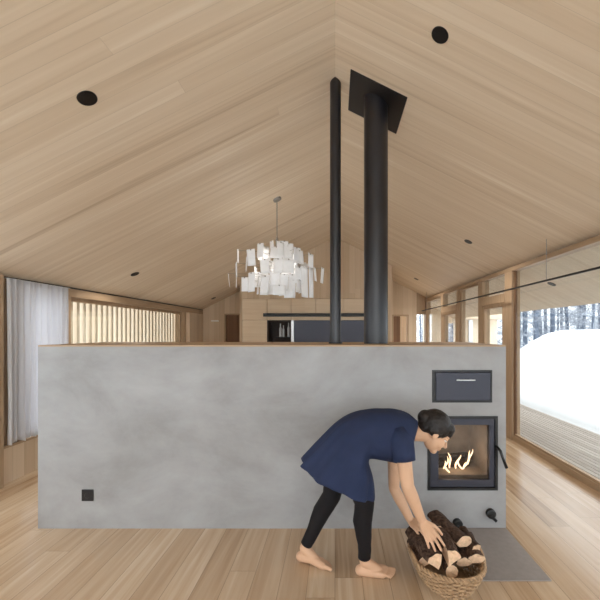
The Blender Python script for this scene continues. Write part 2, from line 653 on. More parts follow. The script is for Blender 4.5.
# gable end behind the camera: posts and tie beam of a glazed gable
for k, x in enumerate((XL - 0.1, -1.6, 0.0, 1.3, XR)):
    bm = bmesh.new()
    box(bm, x - 0.06, x + 0.06, Y0, Y0 + 0.12, 0.0, zc(x) - 0.05)
    struct('trim_%d' % (20 + k), bm, M['frame'])
bm = bmesh.new()
poly_y(bm, [(XL - 0.2, 0), (XR + 0.07, 0), (XR + 0.07, zt(XR) - 0.04), (0, zt(0) - 0.02), (XL - 0.2, zt(XL) - 0.14)], Y0 + 0.055, Y0 + 0.065)
struct('window_7', bm, M['glass'])

# ---------------- kitchen block at the end of the room
KY = 7.98
KX0, KX1 = -2.18, 1.31
bm = bmesh.new()
poly_y(bm, [(KX0, 2.264), (KX1, 2.264), (KX1, zt(KX1)), (0, zt(0)), (KX0, zt(KX0))], KY + 0.012, Y1)
box(bm, KX0, KX0 + 0.05, KY, Y1, 0, 2.264)
box(bm, KX1 - 0.12, KX1, KY, Y1, 0, 2.264)
struct('wall_kitchen', bm, M['wall'])
cols = [(-2.13, -1.56), (-1.555, -1.01), (-1.005, -0.44), (-0.435, 0.20), (0.205, 1.185)]
desc = ['far left pale wooden wall cupboard above the tall cupboard door',
        'pale wooden wall cupboard above the open dark niche with glassware',
        'pale wooden wall cupboard under the hanging paper chandelier, right of the niche',
        'pale wooden wall cupboard seen either side of the thin black pipe',
        'pale wooden wall cupboard partly hidden by the thick black flue pipe']
for (a, b), d in zip(cols, desc):
    t = thing('wall_cupboard', d, 'cupboard', ((a + b) / 2, KY, 1.775), 'row of kitchen wall cupboards')
    bm = bmesh.new()
    box(bm, a, b, KY + 0.022, KY + 0.6, 1.775, 2.26)
    obj('body', bm, M['cabinet'], t)
    bm = bmesh.new()
    box(bm, a + 0.003, b - 0.003, KY, KY + 0.02, 1.778, 2.257)
    obj('door', bm, M['cabinet'], t, bevel=0.002)
t = thing('tall_cupboard', 'tall pale wooden kitchen cupboard left of the open dark niche', 'cupboard', (-1.845, KY, 0))
bm = bmesh.new()
box(bm, -2.128, -1.56, KY + 0.022, KY + 0.6, 0.0, 1.77)
obj('body', bm, M['cabinet'], t)
bm = bmesh.new()
box(bm, -2.125, -1.563, KY, KY + 0.02, 0.08, 1.768)
obj('door', bm, M['cabinet'], t, bevel=0.002)
# niche
t = thing('open_niche', 'open dark kitchen niche holding pale glassware', 'shelf unit', (-1.28, KY, 0))
bm = bmesh.new()
box(bm, -1.555, -1.53, KY, KY + 0.6, 0, 1.77)
box(bm, -1.035, -1.01, KY, KY + 0.6, 0, 1.77)
box(bm, -1.53, -1.035, KY + 0.40, KY + 0.42, 0, 1.77)
box(bm, -1.53, -1.035, KY, KY + 0.40, 1.745, 1.77)
box(bm, -1.53, -1.035, KY, KY + 0.40, 0, 1.02)
obj('body', bm, M['niche'], t)
bm = bmesh.new()
box(bm, -1.36, -1.036, KY + 0.02, KY + 0.32, 1.36, 1.385)
obj('shelf', bm, M['black'], t)
bott = [(-1.27, 0.031, 0.31, 'tall pale glass bottle leftmost on the small black niche shelf'),
        (-1.20, 0.026, 0.27, 'slim pale glass bottle in the middle of the niche shelf'),
        (-1.08, 0.03, 0.33, 'pale glass bottle against the right side of the niche')]
for x, r, h, lb in bott:
    bm = bmesh.new()
    prof = [(0, r * 0.95), (0.02, r), (h * 0.62, r), (h * 0.75, r * 0.5), (h * 0.97, r * 0.42), (h, r * 0.46)]
    tube(bm, [(x, KY + 0.12, 1.386 + z) for z, q in prof], [q for z, q in prof], 14)
    tag(obj('bottle', bm, M['bottle'], smooth=True, origin=(x, KY + 0.12, 1.386)), lb, 'bottle', 'glass bottles in the kitchen niche')
# pale divider, dark panel and base run
bm = bmesh.new()
box(bm, -1.005, -0.945, KY - 0.005, KY + 0.6, 0, 1.77)
tag(obj('divider_panel', bm, M['steel'], bevel=0.002, origin=(-0.975, KY, 0)), 'narrow pale grey upright panel between niche and dark panel', 'panel')
bm = bmesh.new()
box(bm, -0.94, 1.18, KY + 0.03, KY + 0.06, 0.9, 1.77)
tag(obj('splashback', bm, M['panel'], bevel=0.002, origin=(0.1, KY + 0.045, 0.9)), 'wide dark blue grey kitchen back panel behind the two black pipes', 'panel')
t = thing('kitchen_base_unit', 'pale wooden kitchen base unit under the dark back panel', 'cabinet', (0.1, KY, 0))
bm = bmesh.new()
box(bm, -0.94, 1.185, KY + 0.0, KY + 0.6, 0.0, 0.86)
obj('body', bm, M['cabinet'], t)
bm = bmesh.new()
box(bm, -0.94, 1.185, KY - 0.03, KY + 0.6, 0.862, 0.898)
obj('worktop', bm, M['cabinet'], t)
t = thing('light_bar', 'long slim black bar across the kitchen cupboards below the wall units', 'light bar', (-0.35, KY - 0.05, 1.87))
bm = bmesh.new()
box(bm, -1.63, 0.95, KY - 0.10, KY - 0.04, 1.85, 1.925)
obj('bar', bm, M['black'], t, bevel=0.004)
for x in (-1.4, -0.3, 0.8):
    bm = bmesh.new()
    box(bm, x - 0.02, x + 0.02, KY - 0.04, KY - 0.0005, 1.87, 1.905)
    obj('bracket', bm, M['black'], t)
# small wall lamp in the left passage
bm = bmesh.new()
box(bm, -3.03, -2.86, 8.5, 8.57, 1.755, 1.79)
tag(obj('wall_lamp', bm, M['white'], bevel=0.004, origin=(-2.945, 8.57, 1.77)), 'small white wall lamp on the shaded wood wall left of the dark doorway', 'wall lamp')

# ------------------------------------------------------------------ stove block
BY, BD = 2.656, 0.80
BX0, BX1, BZ = -2.267, 1.305, 1.4


def bx(px):
    return (px - CX) * BY / F


def bz(py):
    return EYE - (py - CY) * BY / F


st = thing('stove_block', 'long waist-high grey plastered stove wall with fire door and oven door', 'masonry stove', (-0.48, BY + BD / 2, 0))
fx0, fx1, fz0, fz1 = bx(427.5), bx(497.5), bz(490), bz(416)
ox0, ox1, oz0, oz1 = bx(432), bx(492), bz(402.5), bz(370)
bm = bmesh.new()
# front face with two recesses, built as a grid of columns
xs = [BX0, fx0, ox0, ox1, fx1, BX1]
gx = sorted(set(xs))
gz = [0.0, fz0, fz1, oz0, oz1, BZ - 0.012]
holes = {}


def inside(x, z):
    if fx0 < x < fx1 and fz0 < z < fz1:
        return 0.50
    if ox0 < x < ox1 and oz0 < z < oz1:
        return 0.03
    return 0.0


yb = BY + BD
for i in range(len(gx) - 1):
    for j in range(len(gz) - 1):
        x0, x1, z0, z1 = gx[i], gx[i + 1], gz[j], gz[j + 1]
        d = inside((x0 + x1) / 2, (z0 + z1) / 2)
        box(bm, x0, x1, BY + d, yb, z0, z1)
bmesh.ops.remove_doubles(bm, verts=bm.verts[:], dist=1e-5)
# drop the interior double faces
seen = {}
for f in bm.faces[:]:
    key = tuple(sorted(v.index for v in f.verts))
bm.verts.index_update()
for f in bm.faces[:]:
    key = tuple(sorted(v.index for v in f.verts))
    seen.setdefault(key, []).append(f)
kill = [f for fs in seen.values() if len(fs) > 1 for f in fs]
bmesh.ops.delete(bm, geom=kill, context='FACES')
obj('body', bm, M['concrete'], st)
bm = bmesh.new()
box(bm, BX0, BX1, BY, yb, BZ - 0.012, BZ)
obj('top_layer', bm, M['frame_h'], st)  # thin timber-coloured layer over the whole block top
# oven door
bm = bmesh.new()
box(bm, ox0, ox1, BY - 0.004, BY + 0.03, oz0, oz0 + 0.012)
box(bm, ox0, ox1, BY - 0.004, BY + 0.03, oz1 - 0.016, oz1)
box(bm, ox0, ox0 + 0.026, BY - 0.004, BY + 0.03, oz0 + 0.012, oz1 - 0.016)
box(bm, ox1 - 0.012, ox1, BY - 0.004, BY + 0.03, oz0 + 0.012, oz1 - 0.016)
obj('oven_frame', bm, M['black'], st)
bm = bmesh.new()
box(bm, ox0 + 0.029, ox1 - 0.015, BY - 0.010, BY + 0.028, oz0 + 0.015, oz1 - 0.019)
od = obj('oven_door', bm, M['slate'], st, bevel=0.003)
bm = bmesh.new()
hz = bz(379.5)
box(bm, bx(455), bx(473.5), BY - 0.040, BY - 0.030, hz - 0.0045, hz + 0.0045)
box(bm, bx(457), bx(459), BY - 0.030, BY - 0.010, hz - 0.004, hz + 0.004)
box(bm, bx(469), bx(471), BY - 0.030, BY - 0.010, hz - 0.004, hz + 0.004)
tag(obj('handle', bm, M['steel'], od, bevel=0.002), 'steel bar handle')
# fire door: black surround, slate sash, glass
bm = bmesh.new()
w = 0.020
box(bm, fx0, fx1, BY - 0.008, BY + 0.10, fz1 - w, fz1)
box(bm, fx0, fx1, BY - 0.008, BY + 0.10, fz0, fz0 + w)
box(bm, fx0, fx0 + w, BY - 0.008, BY + 0.10, fz0 + w, fz1 - w)
box(bm, fx1 - w, fx1, BY - 0.008, BY + 0.10, fz0 + w, fz1 - w)
obj('fire_surround', bm, M['black'], st)
gx0, gx1, gz0, gz1 = bx(438.5), bx(489.5), bz(480), bz(425)
bm = bmesh.new()
a0, a1, c0, c1 = fx0 + w + 0.003, fx1 - w - 0.003, fz0 + w + 0.003, fz1 - w - 0.003
box(bm, a0, a1, BY + 0.000, BY + 0.03, gz1, c1)
box(bm, a0, a1, BY + 0.000, BY + 0.03, c0, gz0)
box(bm, a0, gx0, BY + 0.000, BY + 0.03, gz0, gz1)
box(bm, gx1, a1, BY + 0.000, BY + 0.03, gz0, gz1)
fd_ = obj('fire_door', bm, M['slate'], st, bevel=0.002)
bm = bmesh.new()
box(bm, gx0, gx1, BY + 0.012, BY + 0.018, gz0, gz1)
obj('glass', bm, M['stove_glass'], fd_)
bm = bmesh.new()
tube(bm, [(bx(496), BY - 0.01, bz(446)), (bx(497.5), BY - 0.05, bz(449)), (bx(499.5), BY - 0.055, bz(456)), (bx(503), BY - 0.055, bz(465))], [0.010, 0.011, 0.010, 0.012], 10)
obj('handle', bm, M['black'], fd_, smooth=True)
# firebrick lining
bm = bmesh.new()
l0, l1, lz0, lz1, lb = fx0 + 0.004, fx1 - 0.004, fz0 + 0.004, fz1 - 0.004, BY + 0.495
th = 0.03
box(bm, l0, l1, lb - th, lb, lz0, lz1)
box(bm, l0, l0 + th, BY + 0.105, lb - th, lz0, lz1)
box(bm, l1 - th, l1, BY + 0.105, lb - th, lz0, lz1)
box(bm, l0 + th, l1 - th, BY + 0.105, lb - th, lz0, lz0 + 0.07)
box(bm, l0 + th, l1 - th, BY + 0.105, lb - th, lz1 - th, lz1)
obj('firebox_lining', bm, M['liner'], st)
bm = bmesh.new()
box(bm, l0 + th + 0.002, l1 - th - 0.002, BY + 0.16, lb - th - 0.002, lz1 - th - 0.06, lz1 - th - 0.04)
obj('baffle_plate', bm, M['char'], st)
# two round air knobs
for px, py in ((457, 522.5), (490, 512.5)):
    bm = bmesh.new()
    c = V((bx(px), BY, bz(py)))
    tube(bm, [c, c + V((0, -0.012, 0)), c + V((0, -0.030, 0)), c + V((0, -0.034, 0))], [0.034, 0.036, 0.034, 0.026], 24)
    obox(bm, c + V((0.012, -0.030, -0.030)), V((0.75, 0, -0.66)), V((0, 1, 0)), V((0.66, 0, 0.75)), 0.030, 0.008, 0.010)
    obj('air_knob', bm, M['black'], st, smooth=False)
# socket
t = thing('wall_socket', 'small square black wall socket low on the grey stove wall', 'wall socket', (bx(88), BY, bz(495)))
s = 0.044
bm = bmesh.new()
box(bm, bx(88) - s, bx(88) + s, BY - 0.009, BY - 0.0003, bz(495) - s, bz(495) + s)
obj('cover_frame', bm, M['black'], t, bevel=0.003)
bm = bmesh.new()
tube(bm, [(bx(88), BY - 0.0092, bz(495)), (bx(88), BY - 0.011, bz(495))], [0.021, 0.019], 20)
obj('socket_face', bm, M['black'], t)

# burning logs and flames
fire_c = V(((gx0 + gx1) / 2, BY + 0.28, lz0 + 0.07))
for k, (dx, dy, dz, ang, lb_) in enumerate(((-0.02, -0.02, 0.027, 0.15, 'charred log lying at the front of the fire box'),
                                           (0.02, 0.08, 0.027, -0.2, 'charred log lying at the back of the fire box'),
                                           (0.0, 0.03, 0.074, 0.45, 'charred log lying across two others in the fire box'))):
    bm = bmesh.new()
    c = fire_c + V((dx, dy, dz))
    d = V((math.cos(ang), math.sin(ang) * 0.5, 0.0)).normalized()
    tube(bm, [c - d * 0.16, c - d * 0.05, c + d * 0.06, c + d * 0.16], [0.023, 0.026, 0.025, 0.021], 9)
    for v in bm.verts:
        v.co += V((noise3(v.co, 30), noise3(v.co + V((3, 1, 2)), 30), noise3(v.co + V((8, 5, 2)), 30))) * 0.006
    tag(obj('burning_log', bm, M['char'], origin=c), lb_, 'firewood', 'logs burning in the stove')
bm = bmesh.new()
rng = random.Random(5)
for px, py0, py1, lean, r in ((445, 469, 456, 3, 0.010), (451, 468, 452, -3, 0.011), (456, 468, 455, 4, 0.011), (461, 469, 458, -3, 0.010), (465, 467, 450, 6, 0.012), (459, 472, 462, 8, 0.010), (449, 472, 461, -5, 0.010), (469, 464, 449, 3, 0.008)):
    yy = BY + 0.14 + rng.random() * 0.09
    k = yy / BY
    p0 = V(((px - CX) * yy / F, yy, EYE - (py0 - CY) * yy / F))
    p1 = V(((px + lean - CX) * yy / F, yy, EYE - (py1 - CY) * yy / F))
    pts, rr = [], []
    for i in range(9):
        u = i / 8
        q = p0.lerp(p1, u)
        q.x += math.sin(u * 5 + px) * 0.012
        q.y += math.cos(u * 4 + px) * 0.01
        pts.append(q)
        rr.append(0.6 * r * (math.sin(PI * min(1, u * 0.8 + 0.2)) ** 0.8) + 0.001)
    tube(bm, pts, rr, 8)
tag(obj('fire', bm, M['flame'], smooth=True, origin=fire_c), 'flames licking up from the logs behind the stove glass', 'fire', kind='stuff')

# hearth plate
bm = bmesh.new()
box(bm, 0.62, 1.303, 2.092, BY - 0.001, 0.0005, 0.007)
tag(obj('hearth_plate', bm, M['hearth'], bevel=0.001, origin=(0.96, 2.37, 0.0005)), 'flat grey hearth plate on the floor before the fire door', 'hearth plate')

# ------------------------------------------------------------------ flue pipes
FX, FY = 0.356, 3.03
t = thing('flue_pipe', 'thick round black flue pipe rising from stove to dark sheet standing for a square ceiling recess', 'flue pipe', (FX, FY, BZ))
bm = bmesh.new()
tube(bm, [(FX, FY, BZ + 0.0005), (FX, FY, zc(FX) + 0.08)], 0.104, 40)
o = obj('pipe', bm, M['pipe'], t, smooth=True)
o.modifiers.new('es', 'EDGE_SPLIT').split_angle = 0.6
sl = V((1, 0, -0.5)).normalized()
nr = V((0.5, 0, 1)).normalized()
bm = bmesh.new()
cc = V((0.356, 3.053, zc(0.356))) - nr * 0.0045
obox(bm, cc, sl, V((0, 1, 0)), nr, 0.255, 0.255, 0.0042)
obj('recess_sheet', bm, M['dark_sheet'], t, bevel=0.002)  # flat dark sheet stands in for the shaded open recess around the pipe
t = thing('vent_pipe', 'thin round black pipe rising from stove top to the roof ridge', 'pipe', (0.004, 3.02, BZ))
bm = bmesh.new()
tube(bm, [(0.004, 3.02, BZ + 0.0005), (0.004, 3.02, zc(0) + 0.1)], 0.0475, 28)
o = obj('pipe', bm, M['pipe'], t, smooth=True)
o.modifiers.new('es', 'EDGE_SPLIT').split_angle = 0.6
bm = bmesh.new()
tube(bm, [(0.004, 3.02, BZ + 0.0006), (0.004, 3.02, BZ + 0.012)], 0.06, 28)
obj('foot_ring', bm, M['black'], t)

# ------------------------------------------------------------------ downlights
spots = [((-1.51, 2.12), 'round black ceiling spotlight near the left edge, nearest on the left slope'),
         ((0.655, 2.17), 'round black ceiling spotlight at the top, nearest on the right slope'),
         ((-2.76, 4.80), 'round black ceiling spotlight above the slatted left window'),
         ((1.85, 4.83), 'round black ceiling spotlight halfway along the right slope'),
         ((-2.80, 8.02), 'small black ceiling spotlight before the shaded left passage'),
         ((1.89, 8.10), 'small black ceiling spotlight farthest along the right slope'),
         ((3.02, 4.85), 'round black spotlight in the roof overhang outside the big window')]
for (x, y), lb_ in spots:
    s = 1 if x > 0 else -1
    n = V((0.5 * s, 0, 1)).normalized()
    c = V((x, y, zc(x)))
    t = thing('ceiling_spotlight', lb_, 'spotlight', c, 'recessed ceiling spotlights')
    bm = bmesh.new()
    tube(bm, [c - n * 0.0003, c - n * 0.005, c - n * 0.006, c - n * 0.002], [0.056, 0.055, 0.044, 0.040], 28)
    obj('trim_ring', bm, M['black'], t)
    bm = bmesh.new()
    tube(bm, [c - n * 0.0022, c - n * 0.004], [0.012, 0.010], 16)
    tag(obj('lens', bm, M['bottle'], t), 'pale small lens')

# hanging rail with its rod, before the big window
t = thing('hanging_rail', 'thin dark rail hung on fine rods along the right windows', 'rail', (2.32, 3.8, 2.06))
bm = bmesh.new()
box(bm, 2.313, 2.327, -2.8, 9.3, 2.055, 2.075)
obj('rail', bm, M['dark_sheet'], t)
for y in (-1.2, 3.82, 8.84):
    bm = bmesh.new()
    tube(bm, [(2.32, y, 2.075), (2.32, y, zc(2.32) + 0.0)], 0.0035, 8)
    obj('rod', bm, M['wire'], t)

# ------------------------------------------------------------------ curtain
bm = bmesh.new()
cy0, cy1, nz, ny = 3.375, 4.16, 24, 150
grid = []
for j in range(nz + 1):
    u = j / nz
    z = zc(XL) - 0.03 - u * (zc(XL) - 0.03 - 0.405)
    row = []
    for i in range(ny + 1):
        v = i / ny
        y = cy0 + (cy1 - cy0) * v
        amp = 0.016 + 0.014 * u
        ph = v * 2 * PI * 11
        x = XL + 0.065 + amp * math.sin(ph + 0.5 * math.sin(v * 17)) + 0.010 * math.sin(ph * 0.37 + u * 2.0) + 0.006 * noise3((v * 9, u * 3, 1), 1)
        row.append(bm.verts.new((x, y + 0.006 * math.cos(ph) * u, z - 0.012 * (math.sin(ph * 0.5) * u if j == nz else 0))))
    grid.append(row)
for j in range(nz):
    for i in range(ny):
        bm.faces.new((grid[j][i], grid[j][i + 1], grid[j + 1][i + 1], grid[j + 1][i]))
t = thing('curtain', 'white linen curtain hanging in folds at the left window', 'curtain', (XL + 0.065, 3.8, 0.405))
o = obj('fabric', bm, M['curtain'], t, smooth=True)
so = o.modifiers.new('so', 'SOLIDIFY')
so.thickness = 0.003
bm = bmesh.new()
box(bm, XL + 0.045, XL + 0.085, 3.37, 4.165, zc(XL) - 0.032 - 0.0, zc(XL) - 0.03 + 0.0)
obj('track', bm, M['white'], t)

# ------------------------------------------------------------------ paper chandelier
CHY = 4.68
cc = V((-0.78, CHY, 0))
top = V((-0.78, CHY, zc(-0.78)))
t = thing('paper_chandelier', 'white chandelier of many paper sheets hung on wires from the ceiling', 'chandelier', top)
bm = bmesh.new()
nl = V((-0.5, 0, 1)).normalized()
tube(bm, [top - nl * 0.0003, top - nl * 0.02, top - nl * 0.03], [0.058, 0.056, 0.03], 24)
obj('canopy', bm, M['wire'], t, smooth=False)
mid = V((-0.78, CHY, 2.40))
bm = bmesh.new()
tube(bm, [top - V((0, 0, 0.02)), V((-0.78, CHY, 2.76))], 0.006, 8)
obj('cord', bm, M['wire'], t)
bm = bmesh.new()
tube(bm, [V((-0.78, CHY, 2.78)), V((-0.78, CHY, 2.74)), V((-0.78, CHY, 2.2)), V((-0.78, CHY, 2.12))], [0.01, 0.02, 0.02, 0.012], 12)
obj('stem', bm, M['wire'], t)
S = 6 / 1.1   # zoom factor of the measuring crop
sheets = [(118, 105, 168, 195), (172, 72, 210, 150), (245, 90, 315, 155), (320, 72, 370, 155), (192, 158, 245, 235),
          (262, 155, 318, 235), (318, 158, 376, 235), (88, 258, 128, 335), (122, 230, 165, 338), (192, 248, 240, 355), (240, 225, 300, 310),
          (300, 240, 345, 330), (345, 240, 385, 370), (380, 200, 430, 290), (415, 195, 447, 368), (375, 95, 410, 180),
          (453, 128, 478, 205), (463, 205, 484, 370), (522, 205, 535, 290), (50, 178, 72, 260), (15, 235, 26, 310),
          (288, 62, 322, 150), (205, 300, 265, 352), (262, 300, 330, 355), (172, 250, 194, 350), (489, 205, 498, 280), (55, 250, 66, 315),
          (110, 140, 126, 225), (322, 320, 372, 370), (240, 60, 268, 98), (398, 110, 422, 185), (392, 270, 412, 340), (68, 108, 78, 180), (300, 60, 345, 92)]
rng = random.Random(11)
wires = bmesh.new()
kk = CHY / F


def add_sheet(c, w, h, yaw, tilt, roll, curl):
    bm = bmesh.new()
    R = Matrix.Rotation(yaw, 3, 'Z') @ Matrix.Rotation(tilt, 3, 'X') @ Matrix.Rotation(roll, 3, 'Y')
    n, m_ = 5, 5
    g = [[bm.verts.new(c + R @ V(((i / n - 0.5) * w, curl * ((i / n - 0.5) ** 2 * 4 - 0.3) + curl * 0.6 * (j / m_ - 0.5), (j / m_ - 0.5) * h))) for i in range(n + 1)] for j in range(m_ + 1)]
    for j in range(m_):
        for i in range(n):
            bm.faces.new((g[j][i], g[j][i + 1], g[j + 1][i + 1], g[j + 1][i]))
    o = obj('paper_sheet', bm, M['paper'], t, smooth=True)
    so = o.modifiers.new('so', 'SOLIDIFY')
    so.thickness = 0.0012
    ptop = c + R @ V((0, 0, h * 0.46))
    root = V((-0.78, CHY, max(2.15, min(2.72, ptop.z - 0.05))))
    d = ptop - root
    tube(wires, [root, root + d * 0.5 + V((0, 0, 0.02)), ptop], 0.0018, 5)
    # little clip
    obox(wires, ptop, R @ V((1, 0, 0)), R @ V((0, 1, 0)), R @ V((0, 0, 1)), 0.008, 0.004, 0.006)


for x0, y0, x1, y1 in sheets:
    px, py = 225 + (x0 + x1) / 2 / S, 230 + (y0 + y1) / 2 / S
    w, h = (x1 - x0) / S * kk, (y1 - y0) / S * kk
    ox, oz = (px - CX) * kk + 0.78, EYE - (py - CY) * kk
    R_ = 0.56
    rem = max(0.0, R_ * R_ - ox * ox - ((oz - 2.38) * 1.2) ** 2)
    oy = -math.sqrt(rem) * rng.uniform(0.55, 1.0)
    k2 = (CHY + oy) / F
    c = V(((px - CX) * k2, CHY + oy, EYE - (py - CY) * k2))
    yaw = math.atan2(ox, 0.6) * 0.8 + rng.uniform(-0.25, 0.25)
    if w < 0.09:
        w2 = 0.13
        yaw = math.copysign(math.acos(min(1, w / w2)), ox)
    else:
        w2 = w / max(0.5, math.cos(yaw))
    add_sheet(c, w2 * k2 / kk, h * k2 / kk, yaw, rng.uniform(-0.12, 0.12), rng.uniform(-0.06, 0.06), rng.uniform(-0.015, 0.015))
for k in range(34):          # the far half of the globe
    th_ = rng.uniform(0.05, 0.95) * PI
    zz = rng.uniform(-0.26, 0.26)
    rr = math.sqrt(max(0.03, 0.5 ** 2 - (zz * 1.35) ** 2)) * rng.uniform(0.6, 1.0)
    c = V((-0.78 + math.cos(th_) * rr * 0.85, CHY + math.sin(th_) * rr, 2.37 + zz))
    add_sheet(c, rng.uniform(0.11, 0.15), rng.uniform(0.15, 0.21), th_ + PI / 2 + rng.uniform(-0.4, 0.4), rng.uniform(-0.15, 0.15), rng.uniform(-0.1, 0.1), rng.uniform(-0.015, 0.015))
obj('wires', wires, M['wire'], t)

# ------------------------------------------------------------------ basket and firewood
BC = V((0.672, 2.125, 0.0))
brot = math.radians(9)
bu = V((-math.sin(brot), math.cos(brot), 0))     # long axis
bv = V((math.cos(brot), math.sin(brot), 0))      # short axis
RIM = 0.155


def bprof(z):
    u = z / RIM
    fl = 0.64 + 0.36 * (u ** 0.8)
    return 0.262 * fl, 0.203 * fl


def rim_dip(ang):      # the rim dips slightly towards the viewer
    return 0.012 * math.cos(2 * ang)


def bpt(ang, z, dr=0.0):
    a, b = bprof(max(0.0, z))
    ca, sa = math.cos(ang), math.sin(ang)
    return BC + bu * ((a + dr) * ca) + bv * ((b + dr) * sa) + V((0, 0, z + rim_dip(ang) * (z / RIM)))


t = thing('wicker_basket', 'oval wicker basket heaped with firewood beside the barefoot woman', 'basket', BC)
bm = bmesh.new()
NS = 34
for row in range(10):
    z = 0.012 + row * 0.0148
    pts = []
    for i in range(180):
        ang = 2 * PI * i / 180
        pts.append(bpt(ang, z, 0.0085 * math.sin(ang * NS / 2 + row * PI)))
    tube(bm, pts, 0.0074, 6, closed=True)
obj('weave', bm, M['wicker'], t, smooth=True)
bm = bmesh.new()
for i in range(NS):
    ang = 2 * PI * (i + 0.5) / NS
    tube(bm, [bpt(ang, z) for z in (0.0, 0.04, 0.08, 0.12, RIM)], 0.004, 6)
obj('stakes', bm, M['wicker'], t, smooth=True)
bm = bmesh.new()
for ph in (0, PI):
    pts = []
    for i in range(240):
        ang = 2 * PI * i / 240
        p = bpt(ang, RIM, 0.007 * math.cos(ang * 30 + ph))
        p.z += 0.007 * math.sin(ang * 30 + ph)
        pts.append(p)
    tube(bm, pts, 0.0072, 7, closed=True)
obj('rim', bm, M['wicker'], t, smooth=True)
bm = bmesh.new()
for ph in (0, PI):
    pts = []
    for i in range(240):
        ang = 2 * PI * i / 240
        p = bpt(ang, 0.01, 0.007 * math.cos(ang * 22 + ph))
        p.z = 0.010 + 0.005 * math.sin(ang * 22 + ph)
        pts.append(p)
    tube(bm, pts, 0.006, 6, closed=True)
obj('foot_braid', bm, M['wicker'], t, smooth=True)
bm = bmesh.new()
ring = [bm.verts.new(bpt(2 * PI * i / 60, 0.0) + V((0, 0, 0.012))) for i in range(60)]
ring2 = [bm.verts.new(bpt(2 * PI * i / 60, 0.0) + V((0, 0, 0.004))) for i in range(60)]
bm.faces.new(ring)
bm.faces.new(list(reversed(ring2)))
for i in range(60):
    bm.faces.new((ring[i], ring2[i], ring2[(i + 1) % 60], ring[(i + 1) % 60]))
obj('base', bm, M['wicker'], t)
for s_ in (-1, 1):
    bm = bmesh.new()
    a0_ = s_ * PI / 2
    pts = []
    for i in range(17):
        u = i / 16
        ang = a0_ + (u - 0.5) * 0.75
        p = bpt(ang, RIM, 0.012)
        p.z += 0.045 * math.sin(PI * u) - 0.01
        pts.append(p)
    tube(bm, pts, 0.009, 8)
    obj('handle', bm, M['wicker'], t, smooth=True)


def make_log(name, a, b, r, roll, kind, label, seed):
    """kind: 'quarter', 'half', 'round'; a = near end, b = far end"""
    rg = random.Random(seed)
    a, b = V(a), V(b)
    d = (b - a).normalized()
    up = V((0, 0, 1))
    n = (up - d * up.dot(d)).normalized()
    s_ = d.cross(n)
    if kind == 'quarter':
        arc = 1.9
        prof = [(math.sin(-arc / 2 + arc * i / 10), math.cos(-arc / 2 + arc * i / 10), 0) for i in range(11)]
        prof += [(0.35, -0.1, 1), (0.0, -0.75, 1), (-0.35, -0.1, 1)]
    elif kind == 'half':
        arc = 3.0
        prof = [(math.sin(-arc / 2 + arc * i / 12), math.cos(-arc / 2 + arc * i / 12) * 0.85, 0) for i in range(13)]
        prof += [(0.5, -0.3, 1), (-0.5, -0.3, 1)]
    else:
        prof = [(math.sin(2 * PI * i / 16), math.cos(2 * PI * i / 16), 0) for i in range(16)]
    bm = bmesh.new()
    L = (b - a).length
    ns = 16
    rings = []
    cr, sr = math.cos(roll), math.sin(roll)
    bend = rg.uniform(-0.012, 0.012)
    for j in range(ns + 1):
        u = j / ns
        base = a + d * (L * u) + s_ * bend * math.sin(PI * u)
        ring = []
        for (x, y, fl) in prof:
            X, Y_ = x * cr - y * sr, x * sr + y * cr
            rr = r * (1 + 0.10 * noise3((x * 1.5 + seed * 3.1, y * 1.5, u * 3), 1.0) + (0.05 * noise3((x * 6, y * 6 + seed, u * 14), 1.0) if not fl else 0.02 * noise3((x * 6, y * 6, u * 8), 1)))
            jag = d * (0.012 * noise3((x * 2 + seed, y * 2, j), 1.0) if j in (0, ns) else 0)
            ring.append(bm.verts.new(base + (s_ * X + n * Y_) * rr + jag))
        rings.append(ring)
    m_ = len(prof)
    for j in range(ns):
        for i in range(m_):
            k = (i + 1) % m_
            f = bm.faces.new((rings[j][i], rings[j][k], rings[j + 1][k], rings[j + 1][i]))
            f.material_index = 1 if (prof[i][2] or prof[k][2]) else 0
    c0_ = bm.verts.new(sum((v.co for v in rings[0]), V()) / m_)
    c1_ = bm.verts.new(sum((v.co for v in rings[-1]), V()) / m_)
    for i in range(m_):
        k = (i + 1) % m_
        bm.faces.new((rings[0][k], rings[0][i], c0_)).material_index = 1
        bm.faces.new((rings[-1][i], rings[-1][k], c1_)).material_index = 1
    o = obj(name, bm, [M['bark'], M['cut']], origin=(a + b) / 2)
    tag(o, label, 'firewood', 'split logs in the wicker basket')
    return o


LG = [(PZ(437, 564, 0.205), PZ(413, 533, 0.215), 0.058, 0.35, 'quarter', 'split bark log lying farthest left on the basket heap'),
      (PZ(452, 560, 0.225), PZ(433, 529, 0.235), 0.056, -0.5, 'quarter', 'split log under the hand with pale square near end'),
      (PZ(464, 544, 0.235), PZ(434, 517, 0.255), 0.060, -0.25, 'half', 'thick bark log along the back right of the heap, topmost'),
      (PZ(477, 561, 0.165), PZ(466, 537, 0.185), 0.050, 0.2, 'half', 'log at the right rim showing a round pale sawn end'),
      (PZ(452, 572, 0.150), PZ(437, 548, 0.13), 0.036, 0.2, 'round', 'thin round bark log lying low by the near rim'),
      (PZ(464, 564, 0.145), PZ(452, 541, 0.15), 0.046, 0.0, 'half', 'dark bark log between the pale square end and the round sawn end'),
      (PZ(426, 562, 0.145), PZ(414, 541, 0.15), 0.046, 0.3, 'half', 'dark bark log low against the left rim'),
      (PZ(478, 551, 0.20), PZ(463, 531, 0.195), 0.036, 0.5, 'quarter', 'small dark bark piece on the right above the round sawn end'),
      (PZ(449, 548, 0.245), PZ(437, 528, 0.275), 0.034, 2.1, 'quarter', 'small split piece with pale inner face beside the fingers')]
